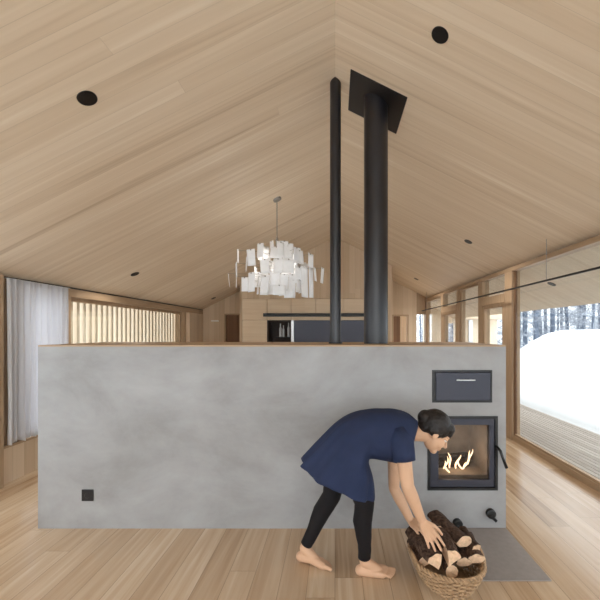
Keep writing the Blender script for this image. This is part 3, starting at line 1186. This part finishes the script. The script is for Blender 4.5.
for i, (a, b, r, roll, kd, lb_) in enumerate(LG):
    make_log('firewood_log', a, b, r, roll, kd, lb_, i + 1)

# ------------------------------------------------------------------ the woman
WC = V((0.10, 2.18, 0.0))
person = thing('person', 'person in navy dress and black leggings bending over to take firewood, barefoot', 'person', WC)
TY = 2.175

# --- hips, knees, ankles
hipR, kneeR, ankR = P(348, 441, 2.10), P(364.5, 503, 2.10), P(364.5, 560, 2.150)
hipL, kneeL, ankL = P(343, 440, 2.26), P(331.5, 496, 2.265), P(304.5, 549, 2.262)
ankR.z, ankL.z = 0.085, 0.098
shR, elR, wrR = P(401, 438, 2.035), P(407.5, 486, 1.99), P(422, 521, 2.05)
shL, elL, wrL = P(394, 440, 2.315), P(394, 488, 2.30), P(411, 521, 2.24)

# --- head frame
ca_, sa_ = math.cos(math.radians(40)), math.sin(math.radians(40))
hf = V((ca_, -0.06, -sa_)).normalized()
hs = V((0, 1, 0)) - hf * hf.y
hs.normalize()
hu = hs.cross(hf) * -1
if hu.z < 0:
    hu = -hu
HC = P(434.5, 431.5, TY)


def H(f, u, s=0.0):
    return HC + hf * f + hu * u + hs * s


bm = bmesh.new()
ax3 = (hf, hu, hs)
ellips(bm, H(-0.012, 0.028), ax3, (0.095, 0.088, 0.074))
ellips(bm, H(0.030, -0.040), ax3, (0.058, 0.072, 0.056))
ellips(bm, H(0.066, -0.095), ax3, (0.024, 0.020, 0.026))
ellips(bm, H(0.078, 0.024), ax3, (0.014, 0.012, 0.046))
ellips(bm, H(0.055, -0.035, 0.03), ax3, (0.034, 0.034, 0.026))
ellips(bm, H(0.055, -0.035, -0.03), ax3, (0.034, 0.034, 0.026))
for s_ in (-1, 1):
    ellips(bm, H(0.0755, 0.0085, 0.030 * s_), ax3, (0.0135, 0.0075, 0.0165))
    ellips(bm, H(0.072, -0.0105, 0.030 * s_), ax3, (0.0120, 0.0055, 0.0150))
capsules(bm, [H(0.084, 0.014), H(0.098, -0.010), H(0.110, -0.030)], [0.008, 0.009, 0.012])
capsules(bm, [H(0.096, -0.034, 0.011), H(0.096, -0.034, -0.011)], [0.008, 0.008])
ellips(bm, H(0.086, -0.060), ax3, (0.012, 0.009, 0.023))
ellips(bm, H(0.084, -0.072), ax3, (0.012, 0.008, 0.019))
for s_ in (-1, 1):
    ellips(bm, H(-0.004, -0.012, 0.074 * s_), ax3, (0.017, 0.029, 0.009))
# neck and trunk
nb = P(409, 428, TY)
capsules(bm, [H(-0.040, -0.050), (H(-0.045, -0.09) + nb) / 2, nb], [0.050, 0.050, 0.058])


def loft(bm, secs, yc, seg=48, sub=5, shrink=0.0, expo=2.3, fold=None, caps=True):
    """secs: (top px, top py, bottom px, bottom py, half width)"""
    secs = spline(secs, sub)
    rings = []
    ns = len(secs)
    for j, (tx, ty, bx_, by_, hw) in enumerate(secs):
        T, B = P(tx, ty, yc), P(bx_, by_, yc)
        c = (T + B) / 2
        a = (T - B) / 2
        L = a.length
        a = a * ((L - shrink) / L)
        ring = []
        for i in range(seg):
            an = 2 * PI * i / seg
            co, si = math.cos(an), math.sin(an)
            e = 2 / expo
            x = math.copysign(abs(co) ** e, co)
            y = math.copysign(abs(si) ** e, si)
            p = c + a * x + V((0, (hw - shrink) * y, 0))
            if fold:
                p += fold(j / (ns - 1), an, (p - c).normalized())
            ring.append(bm.verts.new(p))
        rings.append(ring)
    for j in range(ns - 1):
        for i in range(seg):
            k = (i + 1) % seg
            bm.faces.new((rings[j][i], rings[j][k], rings[j + 1][k], rings[j + 1][i]))
    if caps:
        bm.faces.new(list(reversed(rings[0])))
        bm.faces.new(rings[-1])
    return rings


trunk = [(412, 421, 408, 440, 0.070), (407, 415, 402, 452, 0.150), (397, 411.5, 398, 456, 0.165), (385, 410, 385, 454, 0.150),
         (370, 411, 371, 451, 0.138), (356, 415, 364, 452, 0.150), (342, 423, 360, 458, 0.165), (332, 434, 352, 462, 0.150)]
loft(bm, trunk, TY, shrink=0.014)
ellips(bm, P(345, 443, TY), (V((1, 0, 0)), V((0, 1, 0)), V((0, 0, 1))), (0.105, 0.16, 0.105))
# legs
capsules(bm, [hipR, hipR.lerp(kneeR, 0.5) + V((0.0, -0.0, 0)), kneeR, kneeR.lerp(ankR, 0.3) + V((-0.012, 0, 0)), kneeR.lerp(ankR, 0.7), ankR], [0.080, 0.068, 0.052, 0.051, 0.036, 0.031])
capsules(bm, [hipL, hipL.lerp(kneeL, 0.5), kneeL, kneeL.lerp(ankL, 0.3) + V((-0.012, 0, 0)), kneeL.lerp(ankL, 0.7), ankL], [0.080, 0.068, 0.052, 0.051, 0.036, 0.031])


def foot(bm, ank, d, side, heel_up=0.0, ln=0.225):
    """d: heading on the floor, side: towards the big toe"""
    d = V((d[0], d[1], 0)).normalized()
    side = V((side[0], side[1], 0))
    side = (side - d * side.dot(d)).normalized()
    g = V((ank.x, ank.y, 0))
    z = V((0, 0, 1))
    heel = g - d * 0.028 + z * (0.030 + heel_up)
    balli = g + d * (ln - 0.095) + side * 0.022 + z * 0.022
    ballo = g + d * (ln - 0.115) - side * 0.026 + z * 0.019
    capsules(bm, [heel, g + d * 0.05 + side * 0.008 + z * (0.038 + heel_up * 0.5), balli], [0.031, 0.029, 0.023])
    capsules(bm, [heel, g + d * 0.05 - side * 0.016 + z * (0.024 + heel_up * 0.5), ballo], [0.031, 0.025, 0.019])
    capsules(bm, [ank, g + d * 0.045 + z * (0.058 + heel_up * 0.4), g + d * 0.095 + z * 0.032], [0.033, 0.031, 0.022])
    capsules(bm, [balli, ballo], [0.021, 0.018])
    offs = [0.026, 0.009, -0.006, -0.019, -0.031]
    lens = [0.0, -0.002, -0.010, -0.020, -0.032]
    rad = [0.0135, 0.0095, 0.009, 0.0085, 0.008]
    for o_, l_, r_ in zip(offs, lens, rad):
        a = g + d * (ln - 0.085 + l_ * 0.7) + side * o_ * 0.95 + z * 0.018
        e = g + d * (ln - 0.038 + l_) + side * o_ * 1.08 + z * (r_ + 0.001)
        capsules(bm, [a, (a + e) / 2 + z * 0.004, e], [r_ * 1.15, r_, r_ * 0.95], 10)


foot(bm, ankR, (0.99, -0.02), (0, 1))                # her right foot, big toe on the far side
foot(bm, ankL, (0.95, -0.30), (-0.3, -0.95), 0.008)  # her left foot


def hand(bm, wr, d, n, thumb_dir, sc=1.0, curl=(0.25, 0.35, 0.3), spread=0.10):
    d = V(d).normalized()
    n = (V(n) - d * V(n).dot(d)).normalized()
    t_ = d.cross(n)
    if t_.dot(V(thumb_dir)) < 0:
        t_ = -t_
    offs = [0.031, 0.010, -0.011, -0.030]
    kl = [0.088, 0.092, 0.087, 0.078]
    fl = [(0.040, 0.025, 0.020), (0.044, 0.028, 0.021), (0.041, 0.026, 0.020), (0.032, 0.020, 0.017)]
    for i in range(4):
        k = wr + d * kl[i] * sc + t_ * offs[i] * sc
        capsules(bm, [wr + t_ * offs[i] * 0.5 * sc + d * 0.01, wr + d * kl[i] * 0.55 * sc + t_ * offs[i] * 0.8 * sc, k], [0.016 * sc, 0.0145 * sc, 0.0108 * sc], 10)
        ang = 0.0
        p = k
        pts, rr = [k], [0.0100 * sc]
        for s_, (ln, c) in enumerate(zip(fl[i], curl)):
            ang += c + 0.05 * i
            dirn = (d * math.cos(ang) - n * math.sin(ang) + t_ * spread * (1.5 - i) * 0.9 * math.cos(ang)).normalized()
            p = p + dirn * ln * sc
            pts.append(p)
            rr.append((0.0092, 0.0084, 0.0076)[s_] * sc)
        capsules(bm, pts, rr, 10)
    a = wr + d * 0.022 * sc + t_ * 0.020 * sc
    b = a + (d * 0.62 + t_ * 0.66 - n * 0.28).normalized() * 0.045 * sc
    c = b + (d * 0.80 + t_ * 0.42 - n * 0.40).normalized() * 0.034 * sc
    e = c + (d * 0.86 + t_ * 0.20 - n * 0.46).normalized() * 0.027 * sc
    capsules(bm, [a, b, c, e], [0.017 * sc, 0.0135 * sc, 0.0108 * sc, 0.0090 * sc], 10)


# arms
capsules(bm, [shR, shR.lerp(elR, 0.5) + V((0, -0.006, 0)), elR, elR.lerp(wrR, 0.3), elR.lerp(wrR, 0.75), wrR], [0.052, 0.044, 0.038, 0.039, 0.030, 0.026])
capsules(bm, [shL, shL.lerp(elL, 0.5), elL, elL.lerp(wrL, 0.3), elL.lerp(wrL, 0.75), wrL], [0.050, 0.042, 0.036, 0.037, 0.029, 0.025])
tipR = PZ(435.5, 549, 0.290)
hand(bm, wrR, tipR - wrR + V((0, 0, 0.03)), (-0.1, -0.75, 0.65), (1, 0, 0), 0.95, (0.12, 0.25, 0.2), 0.13)
tipL = PZ(424, 533, 0.285)
hand(bm, wrL, tipL - wrL + V((0, 0, 0.02)), (-0.3, -0.3, 0.8), (0.4, -0.9, 0), 0.92, (0.25, 0.4, 0.3), 0.1)
body = bake(bm, 0.0042, 3, 0.5)
for v in body.vertices:
    if v.co.z < 0.004:
        v.co.z = 0.004 * 0.3 + max(0.0, v.co.z) * 0.3
obj_me('body', body, M['skin'], person, smooth=True)

# eyes
for s_ in (-1, 1):
    bm = bmesh.new()
    c = H(0.0745, 0.001, 0.030 * s_)
    ball(bm, c, 0.0112, 3)
    e_ = obj('eye', bm, M['eye'], person, smooth=True)
    bm = bmesh.new()
    q = hf * 0.95 - hu * 0.35
    q.normalize()
    ellips(bm, c + q * 0.0088, (q, hs, q.cross(hs)), (0.0032, 0.0062, 0.0062), 2)
    obj('iris', bm, M['iris'], e_, smooth=True)
# lips
bm = bmesh.new()
ellips(bm, H(0.0905, -0.0605), ax3, (0.009, 0.005, 0.020), 2)
ellips(bm, H(0.0885, -0.0710), ax3, (0.009, 0.0055, 0.017), 2)
tag(obj('lips', bm, M['lip'], person, smooth=True), 'rose lips')

# hair
bm = bmesh.new()
ellips(bm, H(-0.022, 0.040), ax3, (0.102, 0.092, 0.084))
ellips(bm, H(0.052, 0.072), ax3, (0.040, 0.038, 0.060))
ellips(bm, H(0.076, 0.046, 0.0), ax3, (0.018, 0.026, 0.050))
ellips(bm, H(-0.068, -0.008), ax3, (0.046, 0.056, 0.062))
for s_ in (-1, 1):
    ellips(bm, H(-0.020, 0.010, 0.058 * s_), ax3, (0.052, 0.040, 0.026))
ellips(bm, H(-0.098, 0.030), ax3, (0.048, 0.050, 0.052))
hair = bake(bm, 0.005, 3, 0.5)
for v in hair.vertices:
    q = v.co - HC
    f_, u_, s__ = q.dot(hf), q.dot(hu), q.dot(hs)
    st_ = noise3((f_ * 18, u_ * 18, s__ * 160), 1.0) + 0.6 * noise3((f_ * 30, u_ * 30, s__ * 320 + 9), 1.0)
    v.co += q.normalized() * 0.0022 * st_
obj_me('hair', hair, M['hair'], person, smooth=True)


# leggings
def leg_cloth(bm, pts, rad, n=20):
    tube(bm, pts, rad, n)


for (hp, kn, an, s_) in ((hipR, kneeR, ankR, 1), (hipL, kneeL, ankL, -1)):
    bm = bmesh.new()
    low = kn.lerp(an, 0.93)
    knots = [hp, hp.lerp(kn, 0.5), kn, kn.lerp(an, 0.3) + V((-0.012, 0, 0)), kn.lerp(an, 0.7), low]
    rads = [0.088, 0.077, 0.0595, 0.058, 0.042, 0.0385]
    ksp = []
    for i in range(len(knots) - 1):
        for q in range(6):
            ksp.append(tuple(knots[i].lerp(knots[i + 1], q / 6)) + (rads[i] + (rads[i + 1] - rads[i]) * q / 6,))
    ksp.append(tuple(knots[-1]) + (rads[-1],))
    capsules_pts = [V(k[:3]) for k in ksp]
    tube(bm, capsules_pts, [k[3] for k in ksp], 28)
    for v in bm.verts:
        v.co += V((noise3(v.co, 22), noise3(v.co + V((5, 5, 5)), 22), 0)) * 0.0022
    obj('legging', bm, M['leggings'], person, smooth=True)

# dress
dress = [(416.5, 420.5, 410, 440, 0.072), (409, 414.5, 404, 455, 0.160), (398, 411, 400, 460.5, 0.176), (385, 409.5, 386, 458.5, 0.164),
         (370, 410.5, 372, 456, 0.158), (356, 413.5, 368, 457, 0.170), (340, 421, 369, 465, 0.188), (322.5, 438, 373, 479, 0.208), (302, 460, 374.5, 493.5, 0.222)]


def folds(u, an, nrm):
    w_ = max(0.0, (u - 0.55) / 0.45)
    a = 0.012 * w_ ** 1.4 * math.sin(an * 9 + 1.2 * math.sin(an * 2)) + 0.005 * w_ * math.sin(an * 17 + 2)
    a += 0.004 * noise3((math.cos(an) * 2.2, math.sin(an) * 2.2, u * 7), 1.3)
    return nrm * a * (1.0 - 0.85 * max(0.0, -math.cos(an)) ** 4)


bm = bmesh.new()
loft(bm, dress, TY, seg=96, sub=6, fold=folds, caps=False)
# sleeves
for sh, el in ((shR, elR), (shL, elL)):
    dd = (el - sh).normalized()
    a = sh - dd * 0.035 + V((-0.008, 0.03 if sh is shR else -0.03, 0.0))
    pts = [a, sh + dd * 0.03, sh + dd * 0.08, sh + dd * 0.125]
    rad = [0.060, 0.070, 0.067, 0.064]
    fr = frames_along(pts)
    rings = []
    for p, r, (tt, n_, b_) in zip(pts, rad, fr):
        rings.append([bm.verts.new(p + (n_ * math.cos(2 * PI * k / 28) + b_ * math.sin(2 * PI * k / 28)) * (r + 0.002 * math.sin(k * 1.3))) for k in range(28)])
    for i in range(3):
        for k in range(28):
            bm.faces.new((rings[i][k], rings[i][(k + 1) % 28], rings[i + 1][(k + 1) % 28], rings[i + 1][k]))
o = obj('dress', bm, M['dress'], person, smooth=True)
so = o.modifiers.new('so', 'SOLIDIFY')
so.thickness = 0.005
so.offset = 0

# ------------------------------------------------------------------ outside: deck, snow, trees
bm = bmesh.new()
x = XR + 0.10
while x < 3.86:
    box(bm, x, x + 0.06, -4, 12.5, -0.06, -0.02)
    x += 0.07
struct('terrace_deck', bm, M['deck'])
bm = bmesh.new()
n = 40
g = [[None] * (n + 1) for _ in range(n + 1)]
for i in range(n + 1):
    for j in range(n + 1):
        x, y = -60 + 150 * i / n, -50 + 150 * j / n
        g[i][j] = bm.verts.new((x, y, -0.25 + (0.5 * noise3((x, y, 0), 0.05) + (0.02 * max(0, y - 18)) if (abs(x) > 6 or y > 12) else 0)))
for i in range(n):
    for j in range(n):
        bm.faces.new((g[i][j], g[i + 1][j], g[i + 1][j + 1], g[i][j + 1]))
struct('snow_ground', bm, M['snow'], smooth=True)


def sstep(a, b, x):
    u = max(0.0, min(1.0, (x - a) / (b - a)))
    return u * u * (3 - 2 * u)


bm = bmesh.new()
nx, ny = 90, 170
g = []
for i in range(nx + 1):
    row = []
    for j in range(ny + 1):
        x, y = 3.70 + 9.0 * i / nx, -5 + 21.0 * j / ny
        edge = 3.86 + 0.06 * noise3((0, y, 3), 0.9) + 0.03 * noise3((0, y, 7), 3.0)
        h = 0.16 * sstep(edge, edge + 0.22, x) + 1.50 * sstep(edge + 0.05, 6.3, x) - 0.75 * sstep(7.2, 11, x)
        yy = y + 0.35 * (x - 6) * 0.3
        fall = 1.0 - 0.62 * sstep(9.4, 12.2, yy) - 0.25 * sstep(12.0, 15.5, yy)
        h = h * fall + 0.05 * noise3((x, y, 0), 0.9) * sstep(4, 5, x) + 0.015 * noise3((x, y, 0), 3.5) * sstep(3.95, 4.4, x)
        if x >= 12.4 or y > 15.6 or (y > 9.9 and x < 5.0):
            h = -0.5
        row.append(bm.verts.new((x, y, -0.10 + h)))
    g.append(row)
for i in range(nx):
    for j in range(ny):
        bm.faces.new((g[i][j], g[i + 1][j], g[i + 1][j + 1], g[i][j + 1]))
tag(obj('snow_bank', bm, M['snow'], smooth=True, origin=(6, 6, -0.1)), 'big smooth white bank of snow beyond the terrace', 'snow bank', kind='thing')

# slat-timber wall across the terrace end, seen through the far panes
bm = bmesh.new()
wy = 10.4
poly_y(bm, [(2.66, -0.06), (3.30, -0.06), (3.30, zc(3.30) - 0.002), (2.66, zc(2.66) - 0.002)], wy, wy + 0.12)
poly_y(bm, [(3.30, 1.76), (3.58, 1.76), (3.58, zc(3.58) - 0.002), (3.30, zc(3.30) - 0.002)], wy, wy + 0.12)
box(bm, 3.58, 4.85, wy, wy + 0.12, -0.06, 1.86)
struct('wall_outside', bm, M['slat'])
bm = bmesh.new()
box(bm, 3.98, 4.10, wy - 0.05, wy - 0.001, -0.06, 1.86)
struct('trim_outside', bm, M['steel'])
bm = bmesh.new()
poly_y(bm, [(3.585, zc(3.58)), (4.9, zc(3.58) - 0.02), (4.9, zc(3.58) + 0.18), (3.585, zc(3.58) + 0.28)], 10.0, 11.2)
struct('roof_outside', bm, M['ceiling'])


def tree_meshes(seed, h):
    rg = random.Random(seed)
    bm = bmesh.new()
    pts, rr = [], []
    lx, ly = rg.uniform(-0.03, 0.03), rg.uniform(-0.03, 0.03)
    for i in range(9):
        u = i / 8
        pts.append(V((lx * h * u + 0.1 * noise3((u * 3, seed, 0)), ly * h * u + 0.1 * noise3((u * 3, seed, 5)), h * u)))
        rr.append(0.02 + 0.13 * (h / 14) * (1 - u) ** 0.8)
    tube(bm, pts, rr, 7)
    tr = bpy.data.meshes.new('trunk')
    bm.to_mesh(tr)
    bm.free()
    tr.materials.append(M['tree'])
    bm = bmesh.new()
    for k in range(60):
        u = rg.uniform(0.02, 0.95)
        i = int(u * 8)
        p = pts[i].lerp(pts[min(8, i + 1)], u * 8 - i)
        an = rg.uniform(0, 2 * PI)
        L = rg.uniform(0.5, 1.7) * (1.1 - u * 0.6)
        d = V((math.cos(an), math.sin(an), rg.uniform(0.1, 0.8)))
        q = [p]
        for s_ in range(4):
            d = (d + V((rg.uniform(-.3, .3), rg.uniform(-.3, .3), rg.uniform(-.25, .2)))).normalized()
            q.append(q[-1] + d * L / 4)
        tube(bm, q, [0.022, 0.018, 0.014, 0.010, 0.004], 4)
        for s_ in range(1, 5):
            for rep in range(2):
                d2 = (d + V((rg.uniform(-1, 1), rg.uniform(-1, 1), rg.uniform(-.6, .9)))).normalized()
                e1 = q[s_] + d2 * rg.uniform(0.25, 0.55)
                tube(bm, [q[s_], e1, e1 + (d2 + V((0, 0, -0.4))) * 0.3], [0.014, 0.010, 0.004], 3)
    br = bpy.data.meshes.new('branches')
    bm.to_mesh(br)
    bm.free()
    br.materials.append(M['twig'])
    return tr, br


protos = [tree_meshes(s_, hh) for s_, hh in ((1, 15), (2, 13), (3, 17), (4, 11), (5, 8))]
rg = random.Random(21)
placed = []
for k in range(190):
    Yt = rg.uniform(20, 48)
    u = rg.uniform(0.24, 1.0)
    if any((u * Yt - a) ** 2 + (Yt - b) ** 2 < 1.7 ** 2 for a, b in placed):
        continue
    placed.append((u * Yt, Yt))
    tr, br = protos[rg.randrange(5)]
    o = bpy.data.objects.new('bare_tree', tr)
    COL.objects.link(o)
    o.location = (u * Yt, Yt, -0.3)
    o.rotation_euler = (0, 0, rg.uniform(0, 6.28))
    o.scale = (1, 1, 1)
    tag(o, 'bare grey winter tree in the snowy wood beyond the snow bank', 'tree', 'bare trees in the snowy wood')
    b_ = bpy.data.objects.new('branches', br)
    COL.objects.link(b_)
    b_.parent = o

# ------------------------------------------------------------------ sky and lamps
w = bpy.data.worlds.new('overcast sky')
scene.world = w
w.use_nodes = True
nt = w.node_tree
bg = nt.nodes['Background']
tc = nt.nodes.new('ShaderNodeTexCoord')
sp = nt.nodes.new('ShaderNodeSeparateXYZ')
nt.links.new(tc.outputs['Generated'], sp.inputs[0])
rp = nt.nodes.new('ShaderNodeValToRGB')
rp.color_ramp.elements[0].position = 0.0
rp.color_ramp.elements[0].color = (0.88, 0.92, 0.97, 1)
rp.color_ramp.elements[1].position = 0.8
rp.color_ramp.elements[1].color = (1.0, 1.0, 1.0, 1)
nt.links.new(sp.outputs['Z'], rp.inputs['Fac'])
nt.links.new(rp.outputs['Color'], bg.inputs['Color'])
bg.inputs['Strength'].default_value = SKY

# added fill lamp behind the camera, standing in for daylight by the gable
ld = bpy.data.lights.new('gable fill', 'AREA')
ld.shape = 'RECTANGLE'
ld.size, ld.size_y = 5.4, 2.4
ld.energy = GABLE
ld.color = (0.94, 0.97, 1.0)
lo = bpy.data.objects.new('gable_fill', ld)
COL.objects.link(lo)
lo.location = ((XL + XR) / 2, Y0 + 0.16, 1.35)
lo.rotation_euler = (PI / 2, 0, 0)
# glow of the fire
ld = bpy.data.lights.new('fire glow', 'POINT')
ld.energy = FIRE
ld.shadow_soft_size = 0.08
ld.color = (1.0, 0.86, 0.70)
lo = bpy.data.objects.new('fire_glow', ld)
COL.objects.link(lo)
lo.location = fire_c + V((0, -0.12, 0.22))
# the ceiling spotlights over the dining and kitchen end
for (x, y), lb_ in (spots[2], spots[3], spots[5]):
    ld = bpy.data.lights.new('spotlight lamp', 'SPOT')
    ld.energy = SPOT
    ld.spot_size = math.radians(150)
    ld.spot_blend = 1.0
    ld.shadow_soft_size = 0.06
    ld.color = (1.0, 0.95, 0.88)
    lo = bpy.data.objects.new('spotlight_lamp', ld)
    COL.objects.link(lo)
    lo.location = (x, y, zc(x) - 0.03)
# bulb inside the paper chandelier
ld = bpy.data.lights.new('chandelier bulb', 'POINT')
ld.energy = PENDANT
ld.shadow_soft_size = 0.10
ld.color = (1.0, 0.95, 0.88)
lo = bpy.data.objects.new('chandelier_bulb', ld)
COL.objects.link(lo)
lo.location = (-0.78, CHY, 2.42)

# ------------------------------------------------------------------ camera
cam = bpy.data.cameras.new('camera')
co = bpy.data.objects.new('camera', cam)
COL.objects.link(co)
co.location = (0, 0, EYE)
co.rotation_euler = (PI / 2, 0, 0)
cam.sensor_width = 36
cam.sensor_fit = 'HORIZONTAL'
cam.lens = 36 * F / 600
cam.shift_x = -(CX - 300) / 600
cam.shift_y = (CY - 300) / 600
cam.clip_start = 0.05
cam.clip_end = 300
scene.camera = co

scene.view_settings.view_transform = 'Standard'
scene.view_settings.look = 'None'
scene.view_settings.exposure = EXPOSURE
scene.view_settings.gamma = 1
scene.view_settings.use_curve_mapping = False
